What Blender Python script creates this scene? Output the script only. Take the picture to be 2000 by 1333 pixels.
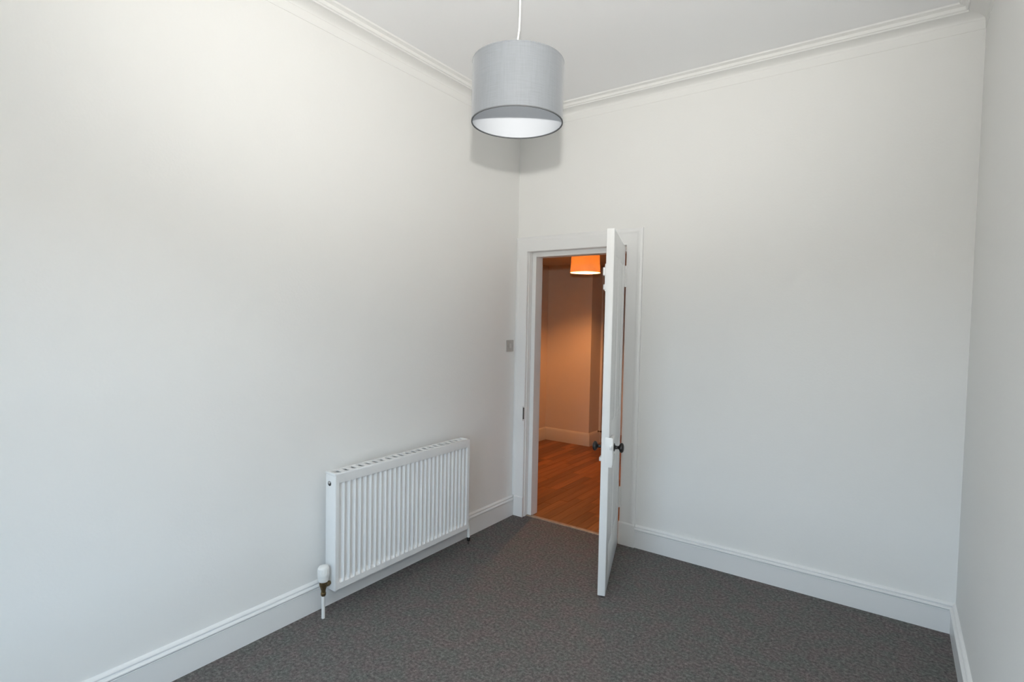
import bpy, bmesh, math, random
from mathutils import Vector, Matrix
random.seed(7)
S = bpy.context.scene
for o in list(bpy.data.objects):
    bpy.data.objects.remove(o, do_unlink=True)
COL = S.collection

# ------------------------------------------------------------------ camera
CAM = Vector((2.3574, -3.3838, 1.4938)); YAW, PITCH, ROLL, FPX = 0.6164, 0.0393, 0.0197, 1057.69
_f = Vector((-math.sin(YAW)*math.cos(PITCH), math.cos(YAW)*math.cos(PITCH), -math.sin(PITCH)))
_r = Vector((math.cos(YAW), math.sin(YAW), 0)); _u = _r.cross(_f)
_R = _r*math.cos(ROLL)+_u*math.sin(ROLL); _U = -_r*math.sin(ROLL)+_u*math.cos(ROLL)
cd = bpy.data.cameras.new('camera'); cam = bpy.data.objects.new('camera', cd); COL.objects.link(cam)
cd.sensor_width = 36.0; cd.lens = FPX/2000*36; cd.clip_start = 0.02
M3 = Matrix((_R, _U, -_f)).transposed()
cam.matrix_world = Matrix.Translation(CAM) @ M3.to_4x4()
S.camera = cam

# ------------------------------------------------------------------ sky, lamps, exposure
W = bpy.data.worlds.new('sky'); S.world = W; W.use_nodes = True
nt = W.node_tree; nt.nodes.clear()
wo = nt.nodes.new('ShaderNodeOutputWorld'); bg = nt.nodes.new('ShaderNodeBackground')
tc = nt.nodes.new('ShaderNodeTexCoord'); sx = nt.nodes.new('ShaderNodeSeparateXYZ'); cr = nt.nodes.new('ShaderNodeValToRGB')
nt.links.new(tc.outputs['Generated'], sx.inputs[0]); nt.links.new(sx.outputs['Z'], cr.inputs[0])
e = cr.color_ramp.elements                                    # overcast sky: brighter overhead, dull ground
e[0].position = 0.0; e[0].color = (0.10, 0.10, 0.095, 1)
e[1].position = 1.0; e[1].color = (0.64, 0.84, 1.02, 1)
a = cr.color_ramp.elements.new(0.02); a.color = (0.48, 0.65, 0.82, 1)
nt.links.new(cr.outputs[0], bg.inputs[0]); nt.links.new(bg.outputs[0], wo.inputs[0])
bg.inputs[1].default_value = 10.4
WX0, WX1, WZ0, WZ1, WY = 0.75, 2.05, 0.42, 1.95, -3.83           # the window behind the photographer
pl = bpy.data.lights.new('window_portal', 'AREA'); pl.shape = 'RECTANGLE'; pl.size = WX1-WX0; pl.size_y = WZ1-WZ0
pl.cycles.is_portal = True
po = bpy.data.objects.new('window_portal', pl); COL.objects.link(po)
po.location = ((WX0+WX1)/2, WY-0.30, (WZ0+WZ1)/2); po.rotation_euler = (math.radians(90), 0, 0)
def flash(name, energy, tilt, cone):                                # the photographer's flash gun, held just above the lens
    fl = bpy.data.lights.new(name, 'SPOT'); fl.energy = energy; fl.color = (1.0, 0.975, 0.925)
    fl.shadow_soft_size = 0.02; fl.spot_size = math.radians(cone); fl.spot_blend = 1.0
    o = bpy.data.objects.new(name, fl); COL.objects.link(o); o.location = CAM + Vector((0, 0, 0.235))
    t = math.radians(tilt); h = Vector((_f.x, _f.y, 0)).normalized()
    o.rotation_euler = (h*math.cos(t)+Vector((0, 0, math.sin(t)))).to_track_quat('-Z', 'Y').to_euler()
flash('camera_flash', 172, 40, 98)
flash('camera_flash_spill', 46, 8, 115)
flash('camera_flash_bounce', 118, 105, 100)
S.view_settings.view_transform = 'Standard'; S.view_settings.look = 'None'
S.view_settings.gamma = 1; S.view_settings.use_curve_mapping = False
S.view_settings.exposure = 0.04

# ------------------------------------------------------------------ materials
def mat(name, col, rough=0.5, metal=0.0, bump=None, spec=0.5, noise=None, coat=0.0):
    m = bpy.data.materials.new(name); m.use_nodes = True
    n = m.node_tree.nodes; l = m.node_tree.links; b = n['Principled BSDF']
    b.inputs['Base Color'].default_value = (*col, 1); b.inputs['Roughness'].default_value = rough
    b.inputs['Metallic'].default_value = metal; b.inputs['Specular IOR Level'].default_value = spec
    b.inputs['Coat Weight'].default_value = coat
    t = n.new('ShaderNodeTexCoord')
    if noise:                                              # (scale, amount): gentle colour wear
        x = n.new('ShaderNodeTexNoise'); x.inputs['Scale'].default_value = noise[0]; x.inputs['Detail'].default_value = 4
        l.new(t.outputs['Object'], x.inputs['Vector'])
        r = n.new('ShaderNodeValToRGB'); k = noise[1]
        r.color_ramp.elements[0].position = .3; r.color_ramp.elements[1].position = .7
        r.color_ramp.elements[0].color = (*[c*(1-k) for c in col], 1); r.color_ramp.elements[1].color = (*[min(1, c*(1+k)) for c in col], 1)
        l.new(x.outputs['Fac'], r.inputs[0]); l.new(r.outputs[0], b.inputs['Base Color'])
    if bump:                                               # (scale, strength, distance)
        x = n.new('ShaderNodeTexNoise'); x.inputs['Scale'].default_value = bump[0]; x.inputs['Detail'].default_value = 3
        l.new(t.outputs['Object'], x.inputs['Vector'])
        q = n.new('ShaderNodeBump'); q.inputs['Strength'].default_value = bump[1]; q.inputs['Distance'].default_value = bump[2]
        l.new(x.outputs['Fac'], q.inputs['Height']); l.new(q.outputs[0], b.inputs['Normal'])
    return m
M = {}
M['wall'] = mat('wall_paint', (0.885, 0.88, 0.858), 0.75, bump=(90, .12, .004), spec=.25)
M['ceil'] = mat('ceiling_paint', (0.938, 0.941, 0.945), 0.85, bump=(90, .1, .004), spec=.2)
M['gloss'] = mat('gloss_white', (0.87, 0.873, 0.865), 0.32, bump=(30, .06, .003))
M['door'] = mat('door_white', (0.87, 0.873, 0.865), 0.35, bump=(40, .10, .003))
M['rad'] = mat('radiator_enamel', (0.84, 0.845, 0.84), 0.28)
M['plastic'] = mat('white_plastic', (0.82, 0.82, 0.80), 0.35)
M['pipe'] = mat('painted_pipe', (0.82, 0.82, 0.80), 0.4, bump=(60, .1, .002))
M['brass'] = mat('tarnished_brass', (0.20, 0.145, 0.075), 0.42, 0.85, noise=(90, .35))
M['chrome'] = mat('chrome', (0.55, 0.55, 0.55), 0.2, 1.0)
M['black'] = mat('black_knob', (0.012, 0.010, 0.009), 0.28, noise=(60, .2))
M['dark'] = mat('hole_shade', (0.03, 0.028, 0.026), 0.6)
M['switch'] = mat('grey_switch_plate', (0.47, 0.45, 0.425), 0.35, 0.0)
M['rocker'] = mat('grey_rocker', (0.60, 0.58, 0.55), 0.35)
M['lining'] = mat('shade_lining', (0.55, 0.57, 0.60), 0.6)
M['rim'] = mat('shade_rim', (0.10, 0.105, 0.11), 0.7)
M['cord'] = mat('white_flex', (0.82, 0.82, 0.78), 0.4)
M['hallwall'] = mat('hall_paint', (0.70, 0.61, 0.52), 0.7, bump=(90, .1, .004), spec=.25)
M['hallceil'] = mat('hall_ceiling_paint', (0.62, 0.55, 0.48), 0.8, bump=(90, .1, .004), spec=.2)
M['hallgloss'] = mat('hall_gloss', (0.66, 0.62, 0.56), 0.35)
M['threshold'] = mat('threshold_wood', (0.36, 0.27, 0.20), 0.45, noise=(40, .2))
M['subfloor'] = mat('subfloor_board', (0.12, 0.07, 0.04), 0.9, noise=(20, .2))
M['iron'] = mat('steel_strike', (0.12, 0.12, 0.115), 0.45, 0.6)

def carpet():
    m = bpy.data.materials.new('grey_carpet'); m.use_nodes = True
    n = m.node_tree.nodes; l = m.node_tree.links; b = n['Principled BSDF']
    b.inputs['Roughness'].default_value = 1.0; b.inputs['Specular IOR Level'].default_value = 0.05
    t = n.new('ShaderNodeTexCoord')
    v = n.new('ShaderNodeTexNoise'); v.inputs['Scale'].default_value = 70; v.inputs['Detail'].default_value = 6; v.inputs['Roughness'].default_value = .8
    l.new(t.outputs['Object'], v.inputs['Vector'])
    r = n.new('ShaderNodeValToRGB'); E = r.color_ramp.elements
    E[0].position = .30; E[0].color = (.066, .063, .062, 1); E[1].position = .72; E[1].color = (.335, .320, .311, 1)
    k = r.color_ramp.elements.new(.5); k.color = (.160, .151, .147, 1)
    l.new(v.outputs['Fac'], r.inputs[0])
    h = n.new('ShaderNodeTexNoise'); h.inputs['Scale'].default_value = 12; h.inputs['Detail'].default_value = 2
    l.new(t.outputs['Object'], h.inputs['Vector'])
    hr = n.new('ShaderNodeValToRGB'); H = hr.color_ramp.elements
    H[0].position = .35; H[0].color = (.93, 1.0, .96, 1); H[1].position = .65; H[1].color = (1.06, .97, .97, 1)
    l.new(h.outputs['Fac'], hr.inputs[0])
    mx = n.new('ShaderNodeMix'); mx.data_type = 'RGBA'; mx.blend_type = 'MULTIPLY'; mx.inputs[0].default_value = 1
    l.new(r.outputs[0], mx.inputs[6]); l.new(hr.outputs[0], mx.inputs[7]); l.new(mx.outputs[2], b.inputs['Base Color'])
    q = n.new('ShaderNodeBump'); q.inputs['Strength'].default_value = .55; q.inputs['Distance'].default_value = .006
    l.new(v.outputs['Fac'], q.inputs['Height']); l.new(q.outputs[0], b.inputs['Normal'])
    return m
M['carpet'] = carpet()

def fabric(name, col, trans, tcol):
    m = bpy.data.materials.new(name); m.use_nodes = True
    n = m.node_tree.nodes; l = m.node_tree.links; b = n['Principled BSDF']; out = n['Material Output']
    b.inputs['Roughness'].default_value = .55; b.inputs['Specular IOR Level'].default_value = .35
    b.inputs['Sheen Weight'].default_value = .25
    t = n.new('ShaderNodeTexCoord')
    mp = n.new('ShaderNodeMapping'); mp.inputs['Scale'].default_value = (22, 22, 620); l.new(t.outputs['Object'], mp.inputs[0])
    a = n.new('ShaderNodeTexNoise'); a.inputs['Scale'].default_value = 1; a.inputs['Detail'].default_value = 3; l.new(mp.outputs[0], a.inputs['Vector'])
    mp2 = n.new('ShaderNodeMapping'); mp2.inputs['Scale'].default_value = (420, 420, 14); l.new(t.outputs['Object'], mp2.inputs[0])
    c = n.new('ShaderNodeTexNoise'); c.inputs['Scale'].default_value = 1; c.inputs['Detail'].default_value = 3; l.new(mp2.outputs[0], c.inputs['Vector'])
    ad = n.new('ShaderNodeMath'); ad.operation = 'ADD'; l.new(a.outputs['Fac'], ad.inputs[0]); l.new(c.outputs['Fac'], ad.inputs[1])
    r = n.new('ShaderNodeValToRGB'); r.color_ramp.elements[0].position = .6; r.color_ramp.elements[1].position = 1.0
    ml = n.new('ShaderNodeMath'); ml.operation = 'MULTIPLY'; ml.inputs[1].default_value = .8; l.new(ad.outputs[0], ml.inputs[0])
    l.new(ml.outputs[0], r.inputs[0])
    r.color_ramp.elements[0].color = (*[x*.93 for x in col], 1); r.color_ramp.elements[1].color = (*[x*1.07 for x in col], 1)
    l.new(r.outputs[0], b.inputs['Base Color'])
    q = n.new('ShaderNodeBump'); q.inputs['Strength'].default_value = .25; q.inputs['Distance'].default_value = .001
    l.new(ad.outputs[0], q.inputs['Height']); l.new(q.outputs[0], b.inputs['Normal'])
    if trans:
        tr = n.new('ShaderNodeBsdfTranslucent'); tr.inputs[0].default_value = (*tcol, 1)
        mx = n.new('ShaderNodeMixShader'); mx.inputs[0].default_value = trans
        l.new(b.outputs[0], mx.inputs[1]); l.new(tr.outputs[0], mx.inputs[2]); l.new(mx.outputs[0], out.inputs[0])
    return m
M['shade'] = fabric('grey_shade_fabric', (0.188, 0.201, 0.217), 0, None)
M['hallshade'] = fabric('hall_shade_fabric', (0.62, 0.50, 0.40), .20, (.85, .66, .40))

def wood():
    m = bpy.data.materials.new('oak_laminate'); m.use_nodes = True
    n = m.node_tree.nodes; l = m.node_tree.links; b = n['Principled BSDF']
    b.inputs['Roughness'].default_value = .38; b.inputs['Specular IOR Level'].default_value = .35
    oi = n.new('ShaderNodeObjectInfo'); t = n.new('ShaderNodeTexCoord')
    ad = n.new('ShaderNodeVectorMath'); ad.operation = 'ADD'
    sc = n.new('ShaderNodeMath'); sc.operation = 'MULTIPLY'; sc.inputs[1].default_value = 37; l.new(oi.outputs['Random'], sc.inputs[0])
    l.new(t.outputs['Object'], ad.inputs[0]); l.new(sc.outputs[0], ad.inputs[1])
    mp = n.new('ShaderNodeMapping'); mp.inputs['Scale'].default_value = (45, 3.0, 10); l.new(ad.outputs[0], mp.inputs[0])
    g = n.new('ShaderNodeTexNoise'); g.inputs['Scale'].default_value = 1; g.inputs['Detail'].default_value = 6; g.inputs['Distortion'].default_value = .6
    l.new(mp.outputs[0], g.inputs['Vector'])
    r = n.new('ShaderNodeValToRGB'); E = r.color_ramp.elements
    E[0].position = .3; E[0].color = (.24, .085, .024, 1); E[1].position = .72; E[1].color = (.36, .15, .05, 1)
    l.new(g.outputs['Fac'], r.inputs[0])
    hs = n.new('ShaderNodeHueSaturation'); mr = n.new('ShaderNodeMapRange')
    mr.inputs['To Min'].default_value = .62; mr.inputs['To Max'].default_value = 1.30
    l.new(oi.outputs['Random'], mr.inputs[0]); l.new(mr.outputs[0], hs.inputs['Value']); l.new(r.outputs[0], hs.inputs['Color'])
    l.new(hs.outputs[0], b.inputs['Base Color'])
    return m
M['wood'] = wood()

def glow(name, col, s):
    m = bpy.data.materials.new(name); m.use_nodes = True
    b = m.node_tree.nodes['Principled BSDF']; b.inputs['Base Color'].default_value = (.9, .9, .9, 1)
    b.inputs['Emission Color'].default_value = (*col, 1); b.inputs['Emission Strength'].default_value = s
    return m
M['glow'] = glow('lit_bulb', (1.0, .42, .135), 1500.0)
M['bulb'] = mat('frosted_bulb', (.85, .85, .83), .25)

def pane():
    m = bpy.data.materials.new('window_glass'); m.use_nodes = True
    n = m.node_tree.nodes; l = m.node_tree.links; n.remove(n['Principled BSDF'])
    t = n.new('ShaderNodeBsdfTransparent'); g = n.new('ShaderNodeBsdfGlossy'); g.inputs['Roughness'].default_value = .02
    x = n.new('ShaderNodeMixShader'); x.inputs[0].default_value = .06
    l.new(t.outputs[0], x.inputs[1]); l.new(g.outputs[0], x.inputs[2]); l.new(x.outputs[0], n['Material Output'].inputs[0])
    return m
M['pane'] = pane()

# ------------------------------------------------------------------ helpers
def link(name, me, m, parent=None):
    o = bpy.data.objects.new(name, me); COL.objects.link(o)
    if m: o.data.materials.append(M[m])
    if parent: o.parent = parent
    return o
def fin(name, bm, m, parent=None, smooth=False, bevel=0, seg=2, auto=None):
    bmesh.ops.remove_doubles(bm, verts=bm.verts, dist=1e-6)
    bmesh.ops.recalc_face_normals(bm, faces=bm.faces)
    if bevel:
        es = [e for e in bm.edges if len(e.link_faces) == 2 and e.calc_face_angle(0) > .6]
        bmesh.ops.bevel(bm, geom=es, offset=bevel, segments=seg, affect='EDGES', profile=.5, clamp_overlap=True)
    if smooth or auto:
        for f in bm.faces: f.smooth = True
        lim = auto or 0.7
        for e in bm.edges:
            if len(e.link_faces) == 2 and e.calc_face_angle(0) > lim: e.smooth = False
    me = bpy.data.meshes.new(name); bm.to_mesh(me); bm.free()
    return link(name, me, m, parent)
def bx(bm, x0, x1, y0, y1, z0, z1):
    v = [bm.verts.new((x, y, z)) for z in (z0, z1) for y in (y0, y1) for x in (x0, x1)]
    for q in ((0, 2, 3, 1), (4, 5, 7, 6), (0, 1, 5, 4), (2, 6, 7, 3), (0, 4, 6, 2), (1, 3, 7, 5)):
        bm.faces.new([v[i] for i in q])
def box(name, m, dims, parent=None, bevel=0, seg=2):
    bm = bmesh.new(); bx(bm, *dims); return fin(name, bm, m, parent, bevel=bevel, seg=seg, auto=.7 if bevel else None)
def lathe(bm, prof, org=(0, 0, 0), axis=(0, 0, 1), seg=24, close=True):
    ax = Vector(axis).normalized(); q = Vector((0, 0, 1)).rotation_difference(ax); O = Vector(org)
    rings = []
    for r, h in prof:
        if r < 1e-6: rings.append([bm.verts.new(O+q @ Vector((0, 0, h)))])
        else: rings.append([bm.verts.new(O+q @ Vector((r*math.cos(2*math.pi*i/seg), r*math.sin(2*math.pi*i/seg), h))) for i in range(seg)])
    for A, B in zip(rings, rings[1:]):
        for i in range(seg):
            j = (i+1) % seg
            if len(A) == 1 and len(B) == 1: continue
            if len(A) == 1: bm.faces.new((A[0], B[i], B[j]))
            elif len(B) == 1: bm.faces.new((A[i], A[j], B[0]))
            else: bm.faces.new((A[i], A[j], B[j], B[i]))
    if close:
        for R in (rings[0], rings[-1]):
            if len(R) > 2: bm.faces.new(R)
def tube(bm, pts, rad, seg=10):
    pts = [Vector(p) for p in pts]; rings = []
    for i, p in enumerate(pts):
        d = (pts[min(i+1, len(pts)-1)]-pts[max(i-1, 0)]).normalized()
        a = d.orthogonal().normalized() if abs(d.z) < .9 else Vector((1, 0, 0)); a = (a-d*a.dot(d)).normalized(); b = d.cross(a)
        rings.append([bm.verts.new(p+a*rad*math.cos(2*math.pi*k/seg)+b*rad*math.sin(2*math.pi*k/seg)) for k in range(seg)])
    for A, B in zip(rings, rings[1:]):
        for k in range(seg): bm.faces.new((A[k], A[(k+1) % seg], B[(k+1) % seg], B[k]))
    bm.faces.new(rings[0]); bm.faces.new(rings[-1])
def sweep(bm, stations):
    """stations: list of closed rings (lists of 3D points) joined into a solid."""
    R = [[bm.verts.new(p) for p in s] for s in stations]
    for A, B in zip(R, R[1:]):
        n = len(A)
        for k in range(n): bm.faces.new((A[k], A[(k+1) % n], B[(k+1) % n], B[k]))
    bm.faces.new(R[0]); bm.faces.new(R[-1])
def struct(o, label=None):
    o['kind'] = 'structure'
    if label: o['label'] = label
    return o
def thing(name, label, cat, loc=(0, 0, 0), group=None):
    o = bpy.data.objects.new(name, None); COL.objects.link(o); o.location = loc; o.empty_display_size = .1
    o['label'] = label; o['category'] = cat
    if group: o['group'] = group
    return o

# ------------------------------------------------------------------ room shell
RW, ZC, HT = 2.6465, 3.003, 2.172                 # room width, ceiling height, lowered hall ceiling
WT = 0.130                                        # thickness of the wall with the door
OX0, OX1, OZ = 0.10, 0.885, 2.0                   # door opening
struct(box('floor', 'carpet', (0, RW, WY, 0.028, -0.06, 0)), 'dark grey heather fitted carpet')
struct(box('ceiling', 'ceil', (-.1, RW+.1, WY-.1, 0, ZC, ZC+.1)), 'matt white ceiling')
struct(box('wall_left', 'wall', (-.12, 0, WY-.3, 0, -.06, ZC)), 'white wall carrying the radiator')
struct(box('wall_right', 'wall', (RW, RW+.12, WY-.3, 0, -.06, ZC)), 'white wall at the right edge of the picture')
bm = bmesh.new()                                  # wall with the doorway, one piece with a hole
bx(bm, -1.4, OX0, 0, WT, -.06, ZC+.1); bx(bm, OX1, RW+.12, 0, WT, -.06, ZC+.1); bx(bm, OX0, OX1, 0, WT, OZ+.01, ZC+.1)
struct(fin('wall_back', bm, 'wall'), 'white wall with the open door')
bm = bmesh.new()                                  # window wall behind the photographer
bx(bm, 0, WX0, WY-.3, WY, -.06, ZC); bx(bm, WX1, RW, WY-.3, WY, -.06, ZC)
bx(bm, WX0, WX1, WY-.3, WY, -.06, WZ0); bx(bm, WX0, WX1, WY-.3, WY, WZ1, ZC)
struct(fin('wall_front', bm, 'wall'), 'white wall with the window, behind the photographer')
win = thing('window_1', 'white sash window behind the photographer', 'window', ((WX0+WX1)/2, WY-.22, WZ0)); del win['category']; struct(win)
ww, wh = WX1-WX0, WZ1-WZ0
bm = bmesh.new()
bx(bm, -ww/2, -ww/2+.06, -.04, .04, 0, wh); bx(bm, ww/2-.06, ww/2, -.04, .04, 0, wh)
bx(bm, -ww/2+.06, ww/2-.06, -.04, .04, 0, .08); bx(bm, -ww/2+.06, ww/2-.06, -.04, .04, wh-.06, wh)
bx(bm, -ww/2+.06, ww/2-.06, -.03, .03, wh/2-.025, wh/2+.025)
fin('window_frame', bm, 'gloss', win)
for z0, z1 in ((.08, wh/2-.025), (wh/2+.025, wh-.06)):
    box('pane', 'pane', (-ww/2+.06, ww/2-.06, -.002, .002, z0, z1), win)
box('window_sill', 'gloss', (-ww/2-.05, ww/2+.05, .05, .26, -.035, 0), win, bevel=.006)

# cornice: profile is (distance from the wall, height)
def cove(n=8):
    p = [(.0, 2.902), (.0022, 2.9025), (.004, 2.945)]
    for i in range(n+1):
        t = i/n*math.pi/2
        p.append((.006+.058*(1-math.cos(t)), 2.947+.022*math.sin(t)))
    p += [(.0705, 2.968), (.0715, 2.976), (.076, 2.974), (.081, 2.976), (.083, 2.982), (.084, 2.991), (.098, 2.9955),
          (.102, 2.9945), (.106, 2.9965), (.109, ZC), (0, ZC)]
    return p
CP = cove()
bm = bmesh.new(); sweep(bm, [[(u, -u, z) for u, z in CP], [(u, WY, z) for u, z in CP]])
struct(fin('trim_1', bm, 'wall', auto=.45), 'plaster cornice above the left wall')
bm = bmesh.new(); sweep(bm, [[(u, -u, z) for u, z in CP], [(RW-u, -u, z) for u, z in CP]])
struct(fin('trim_2', bm, 'wall', auto=.45), 'plaster cornice above the wall with the door')
bm = bmesh.new(); sweep(bm, [[(RW-u, -u, z) for u, z in CP], [(RW-u, WY, z) for u, z in CP]])
struct(fin('trim_3', bm, 'wall', auto=.45), 'plaster cornice above the right wall')

# skirting: torus-moulded profile (distance from wall, height)
BP = [(0, 0), (.019, 0), (.019, .1105), (.0205, .1115), (.0205, .1135), (.0185, .1145), (.0185, .1165), (.0225, .119), (.0245, .1225), (.0240, .1265), (.0205, .1295), (.0145, .1312),
      (.0105, .1318), (.0105, .1345), (.0135, .137), (.0145, .140), (.0125, .144), (.0075, .148), (.003, .1505), (0, .151)]
AX1 = 0.995
bm = bmesh.new(); sweep(bm, [[(u, -.002, z) for u, z in BP], [(u, WY, z) for u, z in BP]])
struct(fin('baseboard_left', bm, 'gloss', auto=.5), 'white moulded skirting behind the radiator')
bm = bmesh.new(); sweep(bm, [[(AX1, -u, z) for u, z in BP], [(RW-u, -u, z) for u, z in BP]])
struct(fin('baseboard_back', bm, 'gloss', auto=.5), 'white moulded skirting right of the door')
bm = bmesh.new(); sweep(bm, [[(RW-u, -u, z) for u, z in BP], [(RW-u, WY, z) for u, z in BP]])
struct(fin('baseboard_right', bm, 'gloss', auto=.5), 'white moulded skirting on the right wall')

# architrave: profile (outward from opening u in 0..1, proud of wall v)
AP = [(0, 0), (0, .016), (.004, .020), (.070, .020), (.078, .0215), (.083, .024), (.092, .0255), (.098, .0245), (.101, .022), (.106, .020), (.110, .018), (.110, 0)]
fr = struct(thing('trim_4', 'white door frame with moulded architrave', 'frame')); del fr['category']
zb = .155
bm = bmesh.new()
kl, kr = (OX0-.0)/.110, (AX1-OX1)/.110
L = lambda x, z, v: (x, -v, z)
sweep(bm, [[L(OX0-u*kl, zb, v) for u, v in AP], [L(OX0-u*kl, OZ+u, v) for u, v in AP],
           [L(OX1+u*kr, OZ+u, v) for u, v in AP], [L(OX1+u*kr, zb, v) for u, v in AP]])
fin('architrave', bm, 'gloss', fr, auto=.5)
for x0, x1 in ((.021, OX0+.002), (OX1-.002, AX1+.002)):
    bm = bmesh.new()
    sweep(bm, [[(x0, -v, z) for v, z in ((0, 0), (.026, 0), (.026, .146), (.024, .151), (.020, .155), (0, .155))],
               [(x1, -v, z) for v, z in ((0, 0), (.026, 0), (.026, .146), (.024, .151), (.020, .155), (0, .155))]])
    fin('plinth_block', bm, 'gloss', fr)
# jamb lining with the stop the door shuts against
bm = bmesh.new()
bx(bm, OX0, OX0+.006, 0, WT, 0, OZ); bx(bm, OX1-.006, OX1, 0, WT, 0, OZ); bx(bm, OX0, OX1, 0, WT, OZ-.0, OZ+.012)
fin('jamb', bm, 'gloss', fr)
bm = bmesh.new()
bx(bm, OX0+.006, OX0+.040, .040, WT, 0, OZ); bx(bm, OX1-.018, OX1-.006, .040, WT, 0, OZ); bx(bm, OX0+.040, OX1-.018, .040, WT, OZ-.034, OZ)
fin('door_stop', bm, 'gloss', fr, bevel=.004)
# lock keep on the architrave
kp = box('lock_keep', 'gloss', (OX0-.028, OX0-.004, -.036, -.018, .735, .845), fr, bevel=.003)
box('keep_slot', 'iron', (OX0-.006, OX0-.001, -.033, -.019, .748, .835), kp)
bm = bmesh.new()                                  # hall-side architrave
sweep(bm, [[(x, WT+v, 0) for x, v in ((OX0+.01, 0), (OX0+.01, .018), (OX0-.08, .02), (OX0-.08, 0))],
           [(x, WT+v, OZ) for x, v in ((OX0+.01, 0), (OX0+.01, .018), (OX0-.08, .02), (OX0-.08, 0))]])
fin('architrave', bm, 'hallgloss', fr)
struct(box('trim_5', 'threshold', (OX0, OX1, .022, .056, -.01, .006), bevel=.003), 'tan threshold strip between carpet and wood floor')

# ------------------------------------------------------------------ hall beyond the door
HX0, HY1, RX, RY = -1.2, 2.40, -0.59, 3.25
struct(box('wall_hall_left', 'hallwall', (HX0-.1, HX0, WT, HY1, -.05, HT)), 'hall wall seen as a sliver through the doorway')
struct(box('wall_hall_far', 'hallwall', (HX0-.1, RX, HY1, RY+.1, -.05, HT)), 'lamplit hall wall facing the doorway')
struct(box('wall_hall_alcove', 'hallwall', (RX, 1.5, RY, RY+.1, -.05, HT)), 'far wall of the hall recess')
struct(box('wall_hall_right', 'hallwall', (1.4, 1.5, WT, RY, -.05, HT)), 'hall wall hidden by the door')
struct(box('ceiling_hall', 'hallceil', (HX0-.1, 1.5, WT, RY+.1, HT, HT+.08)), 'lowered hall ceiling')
HB = [(0, 0), (.018, 0), (.018, .125), (.012, .14), (.006, .15), (0, .155)]
bm = bmesh.new()
sweep(bm, [[(HX0+u, WT+.03, z) for u, z in HB], [(HX0+u, HY1-u, z) for u, z in HB], [(RX+u, HY1-u, z) for u, z in HB], [(RX+u, 2.66, z) for u, z in HB]])
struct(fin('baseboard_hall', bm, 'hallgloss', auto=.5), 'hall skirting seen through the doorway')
bm = bmesh.new()
sweep(bm, [[(RX+v, y, 0) for y, v in ((2.66, 0), (2.66, .026), (2.70, .022), (2.76, .018), (2.76, 0))],
           [(RX+v, y, HT) for y, v in ((2.66, 0), (2.66, .026), (2.70, .022), (2.76, .018), (2.76, 0))]])
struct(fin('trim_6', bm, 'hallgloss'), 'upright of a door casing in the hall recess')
fl2 = struct(box('floor_hall', 'subfloor', (HX0, 1.4, .05, RY, -.05, -.012)), 'orange-brown wood strip floor of the hall')
PW = .078
pm = {}
def plank_mesh(n):
    if n in pm: return pm[n]
    bm = bmesh.new(); bx(bm, -PW/2+.0006, PW/2-.0006, -n/2+.0006, n/2-.0006, -.011, 0)
    es = [e for e in bm.edges if all(v.co.z > -.001 for v in e.verts)]
    bmesh.ops.bevel(bm, geom=es, offset=.0012, segments=1, affect='EDGES')
    me = bpy.data.meshes.new('plank'); bm.to_mesh(me); bm.free(); me.materials.append(M['wood']); pm[n] = me; return me
c = 0; x = HX0+PW/2
while x < 1.02:
    y = .058 - random.choice((0, .12, .25, .38, .5))
    while y < RY-.01:
        n = random.choice((.46, .56, .66))
        y0, y1 = max(y, .058), min(y+n, RY)
        if y1-y0 > .05:
            ln = round(y1-y0, 3)
            o = bpy.data.objects.new('plank', plank_mesh(ln)); COL.objects.link(o); o.parent = fl2; o.location = (x, (y0+y1)/2, random.uniform(-.0004, .0004)); c += 1
        y += n
    x += PW

# ------------------------------------------------------------------ the open door
DO = Vector((.8825, -.028, 0)); ANG = math.atan2(-.944, .331)
door = thing('door_1', 'white painted panelled door standing open into the room', 'door', DO); del door['category']; struct(door)
door.rotation_euler = (0, 0, ANG)                # local +x runs along the leaf, local +y is the right-hand (room) face
DW, DT, DZ0, DZ1 = .757, .041, .012, 1.985
def dbox(name, m, dims, parent=door, bevel=.002): return box(name, m, dims, parent, bevel=bevel)
ST = .105
bm = bmesh.new(); bx(bm, .004, ST, -DT, 0, DZ0, DZ1); fin('stile', bm, 'door', door, bevel=.0025, auto=.7)
bm = bmesh.new(); bx(bm, DW-ST, DW, -DT, 0, DZ0, DZ1); fin('stile', bm, 'door', door, bevel=.0025, auto=.7)
RAILS = ((DZ0, .22), (.74, .92), (DZ1-.115, DZ1))
for z0, z1 in RAILS: dbox('rail', 'door', (ST, DW-ST, -DT+.0005, -.0005, z0, z1))
MX = DW/2
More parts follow.
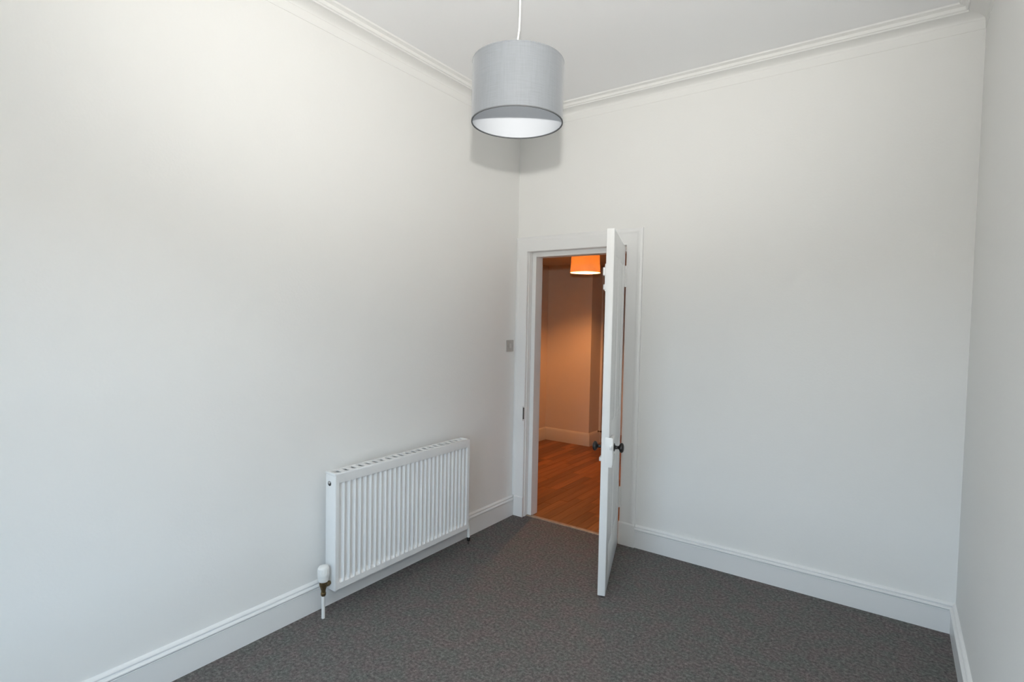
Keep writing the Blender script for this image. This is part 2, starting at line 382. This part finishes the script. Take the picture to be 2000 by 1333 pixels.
for z0, z1 in ((.22, .74), (.92, DZ1-.115)):
    dbox('muntin', 'door', (MX-.045, MX+.045, -DT+.0005, -.0005, z0, z1))
    for x0, x1 in ((ST, MX-.045), (MX+.045, DW-ST)):
        pn = dbox('panel', 'door', (x0, x1, -DT+.005, -.005, z0, z1))
        for sgn in (1, -1):                         # bolection moulding proud of each face
            bm = bmesh.new()
            y = 0 if sgn > 0 else -DT
            P = [(.0, -.008), (.0, -.0008), (-.004, -.0012), (-.010, -.0035), (-.016, -.008)]
            for a, b_, ax in (((x0, z0), (x1, z0), 'b'), ((x0, z1), (x1, z1), 't'), ((x0, z0), (x0, z1), 'l'), ((x1, z0), (x1, z1), 'r')):
                def pt(px, pz, u, v, e):
                    du = -u
                    if ax == 'b': return (px+(du if e == 0 else -du), y+sgn*v, pz+du)
                    if ax == 't': return (px+(du if e == 0 else -du), y+sgn*v, pz-du)
                    if ax == 'l': return (px+du, y+sgn*v, pz+(du if e == 0 else -du))
                    return (px-du, y+sgn*v, pz+(du if e == 0 else -du))
                sweep(bm, [[pt(a[0], a[1], u, v, 0) for u, v in P], [pt(b_[0], b_[1], u, v, 1) for u, v in P]])
            fin('moulding', bm, 'door', pn)
# rim lock, knobs, bolt and hinges
lk = dbox('rim_lock', 'door', (DW-.135, DW+.001, 0, .021, .725, .865), bevel=.003)
dbox('lock_plate', 'door', (DW-.0005, DW+.0015, -.020, .018, .715, .875), lk, bevel=.001)
dbox('latch_tongue', 'door', (DW, DW+.010, .004, .016, .81, .835), lk)
dbox('keyhole_cover', 'door', (DW-.075, DW-.06, .021, .025, .74, .775), lk)
KZ, KS = .812, DW-.062
for sg, y0, nm in ((1, .021, 'knob'), (-1, -DT, 'knob')):
    bm = bmesh.new()
    pr = [(0, 0), (.022, 0), (.022, .003), (.015, .006), (.0095, .009), (.0085, .022), (.012, .027), (.021, .031), (.0265, .037), (.027, .043), (.022, .050), (.012, .0535), (0, .0545)]
    lathe(bm, pr, (KS, y0, KZ), (0, sg, 0), 24, close=False)
    k = fin(nm, bm, 'black', door, auto=.9); k['label'] = 'round black door knob'
bm = bmesh.new()                                  # box keep plate on the hall face below the knob
bx(bm, DW-.05, DW-.004, -DT-.010, -DT, .745, .765); fin('key_escutcheon', bm, 'door', door, bevel=.002)
bl = dbox('door_bolt', 'door', (DW-.05, DW-.006, -DT-.005, -DT, 1.655, 1.80))
bm = bmesh.new(); bx(bm, DW-.045, DW-.008, -DT-.016, -DT-.004, 1.738, 1.782); fin('bolt_barrel', bm, 'door', bl, bevel=.004)
bm = bmesh.new(); bx(bm, DW-.040, DW-.012, -DT-.013, -DT-.004, 1.662, 1.692); fin('bolt_barrel', bm, 'door', bl, bevel=.004)
for z in (1.795, .322):
    h = bpy.data.objects.new('hinge', None); COL.objects.link(h); h.parent = door
    bm = bmesh.new()
    for k in range(5): lathe(bm, [(.0068, z-.07+k*.028), (.0068, z-.07+k*.028+.0265)], (-.001, .006, 0), seg=12)
    fin('knuckle', bm, 'door', h, auto=.7)
    box('hinge_plate', 'door', (.0, .034, -.001, .0016, z-.07, z+.07), h)
    bm = bmesh.new(); c_, s_ = math.cos(-ANG), math.sin(-ANG)
    box('hinge_plate', 'door', (-.002, .004, -.034, .0, z-.07, z+.07), h)

# ------------------------------------------------------------------ radiator
rad = thing('radiator', 'white fluted panel radiator on the left wall', 'radiator', (.06, -1.215, .128))
RL, RH, RD = 1.03, .590, .080                        # length along y, height, depth
y0, y1 = -RL/2, RL/2
NF = 29; pit = (RL-.044)/NF
def front_sheet(xf, sgn):
    bm = bmesh.new()
    ys = [y0+.003, y0+.020]
    prof = [0, 0]
    for i in range(NF):
        b0 = y0+.022+i*pit; pit2 = pit*.93
        for t, dpt in ((.0, 0), (.10, .15), (.20, .85), (.28, 1), (.72, 1), (.80, .85), (.90, .15), (1.0, 0)):
            ys.append(b0+t*pit2); prof.append(dpt)
    ys += [y1-.020, y1-.003]; prof += [0, 0]
    zs = [.004, .034, .038, .044, .052, .058, RH-.064, RH-.0565, RH-.053, RH-.050, RH-.006]
    g = [0, 0, .25, .75, 1, 1, 1, .95, .6, 0, 0]
    D = .0165
    V = [[bm.verts.new((xf-sgn*D*p*q, y, z)) for y, p in zip(ys, prof)] for z, q in zip(zs, g)]
    for a in range(len(zs)-1):
        for b in range(len(ys)-1): bm.faces.new((V[a][b], V[a][b+1], V[a+1][b+1], V[a+1][b]))
    # returned edge
    ring = V[0]+[r[-1] for r in V[1:]]+list(reversed(V[-1][:-1]))+[r[0] for r in reversed(V[1:-1])]
    back = [bm.verts.new((v.co.x-sgn*.0183 if abs(v.co.x-xf) < .0001 else xf-sgn*.0183, v.co.y, v.co.z)) for v in ring]
    n = len(ring)
    for i in range(n): bm.faces.new((ring[i], ring[(i+1) % n], back[(i+1) % n], back[i]))
    bm.faces.new(back)
    return bm
fin('front_panel', front_sheet(RD, 1), 'rad', rad, auto=.42)
box('back_panel', 'rad', (.002, .0115, y0+.013, y1-.013, .004, RH-.0125), rad, bevel=.003)
box('convector', 'rad', (.0125, .0605, y0+.0165, y1-.0165, .03, RH-.011), rad)
for s in (-1, 1):
    ye = y0 if s < 0 else y1
    bm = bmesh.new()
    lo, hi = sorted((ye, ye-s*.012))
    bx(bm, .002, RD-.002, lo, hi, .0, RH-.0122)
    sp = fin('side_panel', bm, 'rad', rad, bevel=.003, auto=.7)
    bm = bmesh.new()                                 # vent plug near the top; the shade of its hole is a dark-painted disc
    ring = [(0, .0), (.0105, .0), (.0105, .002), (.0085, .0025)]
    lathe(bm, [(.0125, 0), (.0125, .0008), (0, .0008)], (.033, ye, RH-.055), (0, s, 0), 20, close=False)
    fin('vent_shade_disc', bm, 'dark', sp, auto=.7)
    bm = bmesh.new(); lathe(bm, [(.007, 0), (.007, .004), (.003, .005), (0, .005)], (.0355, ye, RH-.050), (0, s, 0), 6, close=False)
    fin('vent_plug', bm, 'chrome', sp)
bm = bmesh.new()                                     # top grille: rim and cross slats
zt = RH
def loop(x0, x1, ya, yb, z): return [bm.verts.new(c) for c in ((x0, ya, z), (x1, ya, z), (x1, yb, z), (x0, yb, z))]
o0, o1 = loop(.000, RD-.002, y0, y1, zt-.012), loop(.000, RD-.002, y0, y1, zt)
i0, i1 = loop(.012, RD-.014, y0+.016, y1-.016, zt-.012), loop(.012, RD-.014, y0+.016, y1-.016, zt)
for A, B in ((o0, o1), (o1, i1), (i1, i0), (i0, o0)):
    for k in range(4): bm.faces.new((A[k], A[(k+1) % 4], B[(k+1) % 4], B[k]))
gr = fin('grille', bm, 'rad', rad, bevel=.0015, auto=.7)
NS = 21; gp = (RL-.032)/NS
bm = bmesh.new(); bx(bm, .012, RD-.014, -.0135, .0135, -.0025, 0); 
sm = bpy.data.meshes.new('slat'); bmesh.ops.recalc_face_normals(bm, faces=bm.faces); bm.to_mesh(sm); bm.free(); sm.materials.append(M['rad'])
for i in range(NS-1):
    o = bpy.data.objects.new('slat', sm); COL.objects.link(o); o.parent = gr; o.location = (0, y0+.016+(i+1)*gp, zt-.001)
# thermostatic valve at the near end
vx, vy = .041, y0-.038
tv = thing('tmp', '', ''); tv.name = 'thermostatic_valve'; del tv['label']; del tv['category']; tv.parent = rad; tv.location = (vx, vy, -.128)
bm = bmesh.new()
lathe(bm, [(0, .186), (.022, .186), (.0245, .189), (.026, .198), (.0275, .210), (.0275, .214), (.0285, .2155), (.0285, .226), (.0275, .2285), (.0275, .244), (.0262, .254), (.022, .2605), (.014, .2635), (0, .2645)], seg=32, close=False)
hd = fin('valve_head', bm, 'plastic', tv, auto=.9)
bm = bmesh.new()
for k in range(14):
    a = 2*math.pi*k/14; c_, s_ = math.cos(a), math.sin(a)
    tube(bm, [(.0278*c_, .0278*s_, .229), (.0268*c_, .0268*s_, .251)], .0018, 6)
fin('grip_rib', bm, 'plastic', hd)
bm = bmesh.new()
lathe(bm, [(0, .112), (.0095, .112), (.0125, .118), (.0125, .128), (.0105, .130), (.0110, .140), (.0125, .146), (.0165, .158), (.0195, .168), (.0200, .187), (0, .187)], seg=20, close=False)
lathe(bm, [(.0095, 0), (.0095, .014), (.0135, .016), (.0135, .030), (.010, .032), (.010, .045)], (0, 0, .165), (0, 1, 0), 8)
fin('valve_body', bm, 'brass', tv, auto=.7)
bm = bmesh.new(); tube(bm, [(0, 0, .0), (.0, 0, .05), (-.001, -.001, .115)], .0086, 12); fin('supply_pipe', bm, 'pipe', tv, auto=.8)
# lockshield valve at the far end
lv = bpy.data.objects.new('lockshield_valve', None); COL.objects.link(lv); lv.parent = rad; lv.location = (vx-.004, y1+.052, -.128)
bm = bmesh.new(); tube(bm, [(0, 0, 0), (0, 0, .03)], .0065, 12); fin('supply_pipe', bm, 'chrome', lv, auto=.8)
bm = bmesh.new(); lathe(bm, [(0, .022), (.010, .022), (.0115, .026), (.0115, .044), (.009, .047), (0, .047)], seg=14, close=False)
fin('valve_body', bm, 'black', lv, auto=.7)
bm = bmesh.new(); lathe(bm, [(0, .047), (.0095, .047), (.0105, .06), (.010, .155), (0, .158)], seg=16, close=False)
lathe(bm, [(.008, 0), (.008, .06)], (0, 0, .14), (0, -1, 0), 10)
fin('valve_cap', bm, 'plastic', lv, auto=.7)
# wall brackets
for yy in (-.3, .3): box('wall_bracket', 'rad', (-.059, .0, yy-.012, yy+.012, .12, .46), rad)

# ------------------------------------------------------------------ light switch
sw = thing('light_switch', 'small square grey light switch beside the door frame', 'switch', (0, -.088, 1.298))
box('plate', 'switch', (.0, .008, -.043, .043, -.043, .043), sw, bevel=.003)
bm = bmesh.new()
sweep(bm, [[(.007, -.010, -.017), (.0125, -.010, -.017), (.0095, -.010, .017), (.007, -.010, .017)], [(.007, .010, -.017), (.0125, .010, -.017), (.0095, .010, .017), (.007, .010, .017)]])
fin('rocker', bm, 'rocker', sw)
for s in (-1, 1):
    bm = bmesh.new(); lathe(bm, [(.0035, 0), (.003, .0012), (0, .0014)], (.008, s*.030, 0), (1, 0, 0), 12, close=False); fin('screw', bm, 'chrome', sw)

# ------------------------------------------------------------------ pendant lamp in the room
PX, PY = 1.319, -1.914; SB, STP, SR = 2.1365, 2.330, .149
pend = thing('pendant_lamp', 'grey fabric drum pendant lamp hanging in the room, unlit', 'lamp', (PX, PY, SB))
H = STP-SB
bm = bmesh.new(); lathe(bm, [(SR, 0), (SR, H)], seg=96, close=False)
lathe(bm, [(SR-.0015, 0), (SR-.0015, H)], seg=96, close=False)
bm2 = bmesh.new()
lathe(bm2, [(SR, .0), (SR, H), (SR-.0012, H), (SR-.0012, 0), (SR, 0)], seg=96, close=False); bm.free()
shade = fin('shade', bm2, 'shade', pend, auto=.9)
bm = bmesh.new(); lathe(bm, [(SR-.0016, .002), (SR-.0016, H-.002), (SR-.0024, H-.002), (SR-.0024, .002), (SR-.0016, .002)], seg=96, close=False)
fin('lining', bm, 'lining', shade, auto=.9)
for z, nm in ((.0, 'rim'), (H-.003, 'rim')):
    bm = bmesh.new(); lathe(bm, [(SR+.0006, z-.0005), (SR+.0006, z+.0028), (SR-.003, z+.0028), (SR-.003, z-.0005), (SR+.0006, z-.0005)], seg=96, close=False)
    fin(nm, bm, 'rim' if z == 0 else 'shade', shade, auto=.9)
bm = bmesh.new()
for k in range(3):
    a = 2*math.pi*k/3+.4; tube(bm, [(.021*math.cos(a), .021*math.sin(a), H-.03), (SR*.985*math.cos(a), SR*.985*math.sin(a), H-.006)], .0018, 6)
lathe(bm, [(.0205, H-.032), (.024, H-.032), (.024, H-.028), (.0205, H-.028), (.0205, H-.032)], seg=20, close=False)
fin('spider_ring', bm, 'cord', shade)
bm = bmesh.new(); lathe(bm, [(0, H-.05), (.0195, H-.05), (.0195, H-.012), (.016, H-.005), (.008, H+.002), (.004, H+.006), (0, H+.006)], seg=20, close=False)
fin('lamp_holder', bm, 'plastic', pend, auto=.7)
bm = bmesh.new(); lathe(bm, [(.012, H-.05), (.013, H-.062), (.022, H-.078), (.028, H-.096), (.027, H-.112), (.019, H-.126), (0, H-.132)], seg=20, close=False)
fin('bulb', bm, 'bulb', pend, auto=.9)
bm = bmesh.new()
zc = ZC-SB
tube(bm, [(0, 0, H), (-.0022, -.0012, H+.030), (-.0035, -.002, H+.06), (-.0015, -.001, H+.085), (.0012, .0008, H+.11), (.0022, .0012, H+.16), (.002, .001, H+.3), (0, 0, zc-.02)], .0031, 10)
fin('flex', bm, 'cord', pend, auto=.9)
bm = bmesh.new(); lathe(bm, [(0, zc-.028), (.012, zc-.028), (.018, zc-.022), (.036, zc-.018), (.040, zc-.012), (.040, zc), (0, zc)], seg=28, close=False)
fin('ceiling_rose', bm, 'plastic', pend, auto=.6)

# ------------------------------------------------------------------ lit lamp in the hall
LX, LY = -.207, 1.482; LB, LT, LR = 1.978, 2.155, .150
hl = thing('hall_lamp', 'glowing orange drum lamp under the hall ceiling, seen through the doorway', 'lamp', (LX, LY, LB))
h = LT-LB
bm = bmesh.new(); lathe(bm, [(LR, 0), (LR-.010, h), (LR-.0115, h), (LR-.0015, 0), (LR, 0)], seg=64, close=False)
sh = fin('shade', bm, 'hallshade', hl, auto=.9)
bm = bmesh.new(); lathe(bm, [(0, h-.003), (LR-.0125, h-.003), (LR-.0125, h-.006), (0, h-.006)], seg=48, close=False)  # added unseen disc closing the shade top, keeps bulb light off the ceiling
fin('light_blocker', bm, 'hallgloss', hl)
bm = bmesh.new(); lathe(bm, [(.017, h-.006), (.017, .144), (.013, .138), (0, .138)], seg=20, close=False); fin('lamp_holder', bm, 'plastic', hl, auto=.7)
bm = bmesh.new(); lathe(bm, [(.012, .138), (.016, .129), (.027, .114), (.031, .097), (.027, .079), (.016, .069), (0, .065)], seg=24, close=False)
gb = fin('bulb', bm, 'glow', hl, auto=.9); gb['label'] = 'lit warm white bulb'
bm = bmesh.new(); lathe(bm, [(0, h-.003), (.05, h-.003), (.05, h), (.02, h+.004), (.02, HT-LB), (0, HT-LB)], seg=24, close=False); fin('ceiling_mount', bm, 'hallgloss', hl)

# small brass stop on the hall skirting
bs = thing('door_stop', 'small brass knob on the hall skirting', 'door stop', (RX+.018, 2.61, .150))
bm = bmesh.new(); lathe(bm, [(.012, 0), (.012, .004), (0, .004)], (0, 0, 0), (1, 0, 0), 14, close=False); fin('base', bm, 'brass', bs)
bm = bmesh.new(); lathe(bm, [(.006, .004), (.006, .03), (.011, .034), (.011, .044), (.006, .048), (0, .048)], (0, 0, 0), (1, 0, 0), 14, close=False); fin('knob', bm, 'brass', bs, auto=.7)
